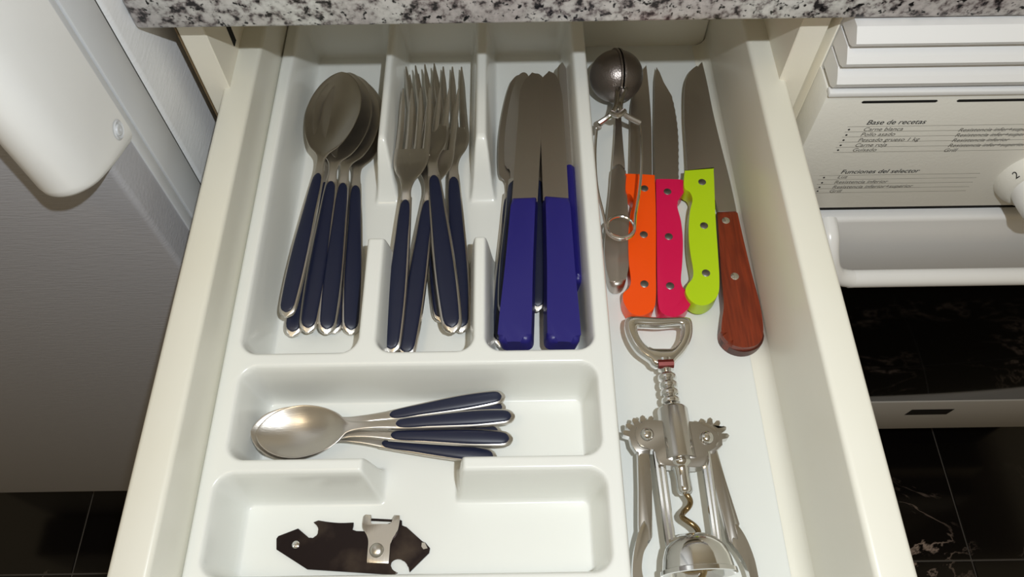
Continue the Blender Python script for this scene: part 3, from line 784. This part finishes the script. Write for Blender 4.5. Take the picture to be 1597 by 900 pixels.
flat('tip_bevel', [o3(x, y) + (1,) for x, y in ((1372, 352), (1398, 352), (1420, 400), (1385, 408), (1368, 385))], zo + 0.0003, 0.0006, M_STEEL, op, 0.0001, 1)

# ------------------------------------------------------------------ refrigerator on the left
FXR = -0.2225
fr = root('refrigerator', 'white fridge left of the drawer with a thick rounded door handle', 'refrigerator', (-0.5, 0.6, FZ))
fo = tuple(fr.location)
boxobj('body', -0.82, FXR, 0.350, 0.93, FZ + 0.02, 0.9, M_FRIDGE, fr, 0.004, 3, fo)
boxobj('kick_plate', -0.81, FXR - 0.01, 0.36, 0.9, FZ, FZ + 0.02, M_DARK, fr, 0, 1, fo)
boxobj('gasket', -0.81, FXR - 0.002, 0.3435, 0.3505, FZ + 0.205, 0.88, M_GASKET, fr, 0, 1, fo)
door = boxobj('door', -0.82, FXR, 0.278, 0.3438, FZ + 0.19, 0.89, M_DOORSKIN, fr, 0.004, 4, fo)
# liner steps on the side edge of the door
bm = bmesh.new()
for (ya, yb, xo) in ((0.306, 0.3150, 0.0012), (0.3158, 0.3435, 0.0022)):
    box(bm, FXR - 0.01, FXR + xo, ya, yb, FZ + 0.19, 0.88, 0.0009, 2)
bmesh.ops.translate(bm, verts=bm.verts[:], vec=-Vector(fo))
from_bm('edge_trim', bm, M_SHADE, door)
# handle : rounded section extruded down, closed by a rounded slanting end
bm = bmesh.new(); rings = []
SEC = smooth_closed([(-0.2205, 0.309, 1), (-0.2202, 0.290), (-0.2206, 0.274), (-0.2225, 0.2600), (-0.2280, 0.2505), (-0.2355, 0.2468), (-0.2440, 0.2490), (-0.2510, 0.2590), (-0.2530, 0.280, 1), (-0.240, 0.290, 1), (-0.228, 0.309, 1)], 6)
SC_C = Vector((-0.237, 0.285))
def hsec(z, shrink):
    return [(SC_C.x + (p.x - SC_C.x) * (1 - shrink), SC_C.y + (p.y - SC_C.y) * (1 - shrink), z + (max(0, 0.309 - p.y) * 0.32 if z < 0.1 else 0)) for p in SEC]
for z in (0.88, 0.3, 0.12): rings.append(hsec(z, 0))
zb = 0.0395
for (z, sh) in ((zb + 0.009, 0.0), (zb + 0.0045, 0.02), (zb + 0.0018, 0.06), (zb + 0.0003, 0.13), (zb, 0.24)): rings.append(hsec(z, sh))
R_ = [[bm.verts.new(Vector(p) - Vector(fo)) for p in r] for r in rings]
NN = len(SEC)
for i in range(len(R_) - 1):
    for k in range(NN): bm.faces.new((R_[i][k], R_[i][(k + 1) % NN], R_[i + 1][(k + 1) % NN], R_[i + 1][k]))
bm.faces.new(R_[-1]); bm.faces.new(R_[0][::-1])
hd = from_bm('handle', bm, M_WHITE, door, angle=50)
hd['label'] = 'thick rounded white door handle'
# recessed screw on the handle flank
bm = bmesh.new(); c0 = Vector((-0.2203, 0.2985, 0.058)) - Vector(fo); nrm = Vector((1, 0, 0))
lathe(bm, [(0.0004, 0.0058), (0.0010, 0.0050), (0.0004, 0.0040), (0.0002, 0.0034), (0.0012, 0.0030), (0.0016, 0.0015), (0.0006, 0.0)], c0, c0 + nrm, 18)
from_bm('screw', bm, M_SHADE, door, angle=50)

# ------------------------------------------------------------------ built-in oven on the right
OX = 0.2085; OY = 0.360; OX1 = 0.80
ov = root('oven', 'white built-in oven right of the drawer with printed control panel and curved handle', 'oven', (0.5, 0.6, FZ + 0.1))
oo = tuple(ov.location)
def ob(name, *a, m=M_OVENG, parent=None, bev=0.0, seg=2):
    return boxobj(name, *a, m, parent or ov, bev, seg, oo)
ob('body', OX, OX1, 0.385, 0.93, FZ + 0.12, 0.060, m=M_CARC, bev=0.001)
pan = ob('control_panel', OX, OX1, OY, 0.386, -0.112, 0.0155, m=M_OVEN, bev=0.0015)
ob('panel_lip', OX, OX1, OY - 0.0022, OY + 0.004, 0.0135, 0.0175, m=M_OVENG, bev=0.0008)
for k, (za, zb_) in enumerate(((0.0195, 0.0345), (0.0370, 0.0510), (0.0535, 0.0665))):
    bm = bmesh.new(); x_l = OX + 0.0004 - k * 0.0
    prof = [(OY + 0.022, zb_), (OY + 0.004, zb_), (OY - 0.001, zb_ - 0.004), (OY - 0.004, (za + zb_) / 2), (OY - 0.001, za + 0.002), (OY + 0.003, za), (OY + 0.022, za)]
    vsA = []
    for x in (x_l - oo[0], OX1 - oo[0]): vsA.append([bm.verts.new((x, y - oo[1], z - oo[2])) for y, z in prof])
    for q in range(len(prof)): bm.faces.new((vsA[0][q], vsA[0][(q + 1) % len(prof)], vsA[1][(q + 1) % len(prof)], vsA[1][q]))
    bm.faces.new(vsA[0][::-1]); bm.faces.new(vsA[1])
    from_bm('vent_slat', bm, M_OVENG, ov, smooth=False)
ob('vent_back', OX + 0.001, OX1, OY + 0.0215, 0.386, 0.0155, 0.067, m=M_SHADE)
for xa, xb in ((0.2335, 0.2840), (0.2965, 0.347)):
    bm = bmesh.new(); zc_ = 0.0068; h = 0.0011
    pts = [(xa + 0.001, zc_ - h), (xb - 0.001, zc_ - h), (xb, zc_), (xb - 0.001, zc_ + h), (xa + 0.001, zc_ + h), (xa, zc_)]
    v0 = [bm.verts.new((x - oo[0], OY - 0.0002 - oo[1], z - oo[2])) for x, z in pts]; v1 = [bm.verts.new((x - oo[0], OY + 0.001 - oo[1], z - oo[2])) for x, z in pts]
    bm.faces.new(v0)
    for q in range(6): bm.faces.new((v0[q], v1[q], v1[(q + 1) % 6], v0[(q + 1) % 6]))
    from_bm('vent_slot', bm, M_DARK, pan, smooth=False)

def text(s, x, z, size, m=M_BLACK, shear=0.25, y=OY - 0.00025, parent=None):
    cu = bpy.data.curves.new('text', 'FONT'); cu.body = s; cu.size = size; cu.shear = shear; cu.extrude = 0.00003
    tmp = bpy.data.objects.new('tmp', cu); COL.objects.link(tmp)
    dg = bpy.context.evaluated_depsgraph_get(); me = bpy.data.meshes.new_from_object(tmp.evaluated_get(dg))
    bpy.data.objects.remove(tmp); bpy.data.curves.remove(cu)
    me.materials.clear()
    me.transform(Matrix.Translation(Vector((x, y, z)) - Vector(oo)) @ Matrix.Rotation(math.pi / 2, 4, 'X'))
    return meshobj('lettering', me, m, parent or pan)
def rule(x0, x1, z, h=0.00022, m=M_GREYP):
    bm = bmesh.new(); box(bm, x0 - oo[0], x1 - oo[0], OY - 0.0001 - oo[1], OY + 0.0005 - oo[1], z - oo[2], z + h - oo[2]); return bm
def qz(px, py, y=OY):
    d = ROT @ Vector((px - 798.5, 450.0 - py, -F_PX)); return EYE + d * ((y - EYE.y) / d.y)
TXT = [('Base de recetas', 1350, 194), ('Carne blanca', 1345, 204), ('Pollo asado', 1341, 212), ('Pescado grueso 1 kg', 1337, 220.5), ('Carne roja', 1332, 228.5), ('Guisado', 1328, 236),
       ('Resistencia infer+superior', 1493, 205), ('Resistencia infer+superior', 1488, 213), ('Resistencia inferior', 1483, 221), ('Resistencia infer+superior', 1477, 229), ('Grill', 1470, 236.5),
       ('Funciones del selector', 1310, 270.5), ('Luz', 1305, 278), ('Resistencia inferior', 1300, 286), ('Resistencia inferior+superior', 1297, 293.5), ('Grill', 1292, 300)]
for s, x, y in TXT:
    p = qz(x, y); big = s in ('Base de recetas', 'Funciones del selector')
    text(s, p.x, p.z, 0.0064 if big else 0.0052, M_BLACK if big else M_GREYP, 0.15)
for i, y in enumerate((198, 206, 214, 222, 230, 238)):
    a = qz(1322 - i * 4.6, y); b = qz(1600, y); bm = rule(a.x, 0.372, a.z); from_bm('table_rule', bm, M_GREYP, pan, smooth=False)
for i, y in enumerate((274, 280.5, 287.5, 294.5, 301)):
    a = qz(1290 - i * 2, y); bm = rule(a.x - 0.006, 0.352, a.z); from_bm('table_rule', bm, M_GREYP, pan, smooth=False)
for (x, y) in ((1324, 202), (1320, 210.5), (1315.5, 218.5), (1311, 226.5), (1307, 234), (1285, 277), (1282, 285), (1278, 292), (1275, 298)):
    p = qz(x, y); bm = bmesh.new(); lathe(bm, [(0, 0.00075), (0.0002, 0.00075), (0.0002, 0)], Vector((p.x, OY, p.z)) - Vector(oo), Vector((p.x, OY - 1, p.z)) - Vector(oo), 10)
    from_bm('bullet_mark', bm, M_BLACK, pan, smooth=False)
# knob
kc = Vector((0.3975, OY, -0.0735)) - Vector(oo)
bm = bmesh.new()
lathe(bm, [(0, 0.0300), (0.004, 0.0290), (0.0115, 0.0245), (0.012, 0.0225), (0.012, 0.0)], kc, kc + Vector((0, -1, 0)), 48)
kn = from_bm('knob', bm, M_OVEN, ov, angle=50); kn['label'] = 'round white selector knob with numbered skirt'
bm = bmesh.new()
lathe(bm, [(0.0115, 0.0218), (0.022, 0.0208), (0.031, 0.0196), (0.035, 0.0165), (0.036, 0.0)], kc, kc + Vector((0, -1, 0)), 48)
from_bm('knob_cap', bm, M_WHITE, kn, angle=50)
for s, ang in (('1', 112), ('2', 158)):
    cu = bpy.data.curves.new('n', 'FONT'); cu.body = s; cu.size = 0.0078; cu.align_x = 'CENTER'; cu.align_y = 'CENTER'; cu.extrude = 0.00004
    tmp = bpy.data.objects.new('tmp', cu); COL.objects.link(tmp)
    dg = bpy.context.evaluated_depsgraph_get(); me = bpy.data.meshes.new_from_object(tmp.evaluated_get(dg)); bpy.data.objects.remove(tmp)
    me.materials.clear(); a = math.radians(ang)
    # stand the digit on the sloping skirt
    rad = Vector((math.cos(a), 0, math.sin(a))); tan = Vector((math.sin(a), 0, -math.cos(a)))
    slope = (rad * -0.0037 + Vector((0, -0.0075, 0))).normalized(); up_ = -slope * -1
    nrm = tan.cross(-slope).normalized()
    if nrm.dot(rad) < 0: nrm = -nrm
    updir = nrm.cross(tan)
    M4 = Matrix((tan, updir, nrm)).transposed().to_4x4()
    me.transform(Matrix.Translation(kc + Vector((0, -0.0078, 0)) + rad * 0.02690 + nrm * 0.0002) @ M4)
    meshobj('numeral', me, M_BLACK, kn)
# door of the oven
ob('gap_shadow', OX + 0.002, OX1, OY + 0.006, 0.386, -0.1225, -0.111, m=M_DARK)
od = ob('door', OX, OX1, OY - 0.004, 0.384, -0.2230, -0.1225, m=M_OVENG, bev=0.004, seg=3)
ob('glass', OX + 0.002, OX1, 0.3535, 0.38, -0.515, -0.2215, m=M_GLASS, parent=od, bev=0.001)
st_ = ob('lower_strip', OX, OX1, 0.3515, 0.384, -0.606, -0.510, m=mat('grey_enamel_strip', (186, 184, 182), 0.4), parent=ov, bev=0.002)
a = qz(1420, 639, 0.3515); b = qz(1478, 646, 0.3515)
bm = bmesh.new(); pts = [(a.x, b.z), (b.x - 0.002, b.z), (b.x, a.z), (a.x + 0.002, a.z)]
v0 = [bm.verts.new((x - oo[0], 0.3512 - oo[1], z - oo[2])) for x, z in pts]; bm.faces.new(v0); r_ = bmesh.ops.extrude_face_region(bm, geom=bm.faces[:])
bmesh.ops.translate(bm, verts=[v for v in r_['geom'] if isinstance(v, bmesh.types.BMVert)], vec=(0, 0.001, 0))
from_bm('badge', bm, M_BLACK, st_, smooth=False)
ob('plinth', OX, OX1, 0.43, 0.446, FZ, -0.606, m=M_DARK)
# handle rod, curved back to the door at its left end
HY = 0.326; hz = -0.165
path = [(0.2565, 0.358, -0.126), (0.2565, 0.345, -0.129), (0.2575, 0.334, -0.139), (0.262, 0.328, -0.151), (0.270, HY, -0.160), (0.283, HY, -0.165), (0.30, HY, hz), (0.5, HY, hz), (OX1 - 0.02, HY, hz)]
bm = bmesh.new(); tube(bm, [Vector(p) - Vector(oo) for p in catmull(path, 5)], 0.0075, 14)
hh = from_bm('handle', bm, M_WHITE, od, angle=60); hh['label'] = 'white rod handle with curved end'
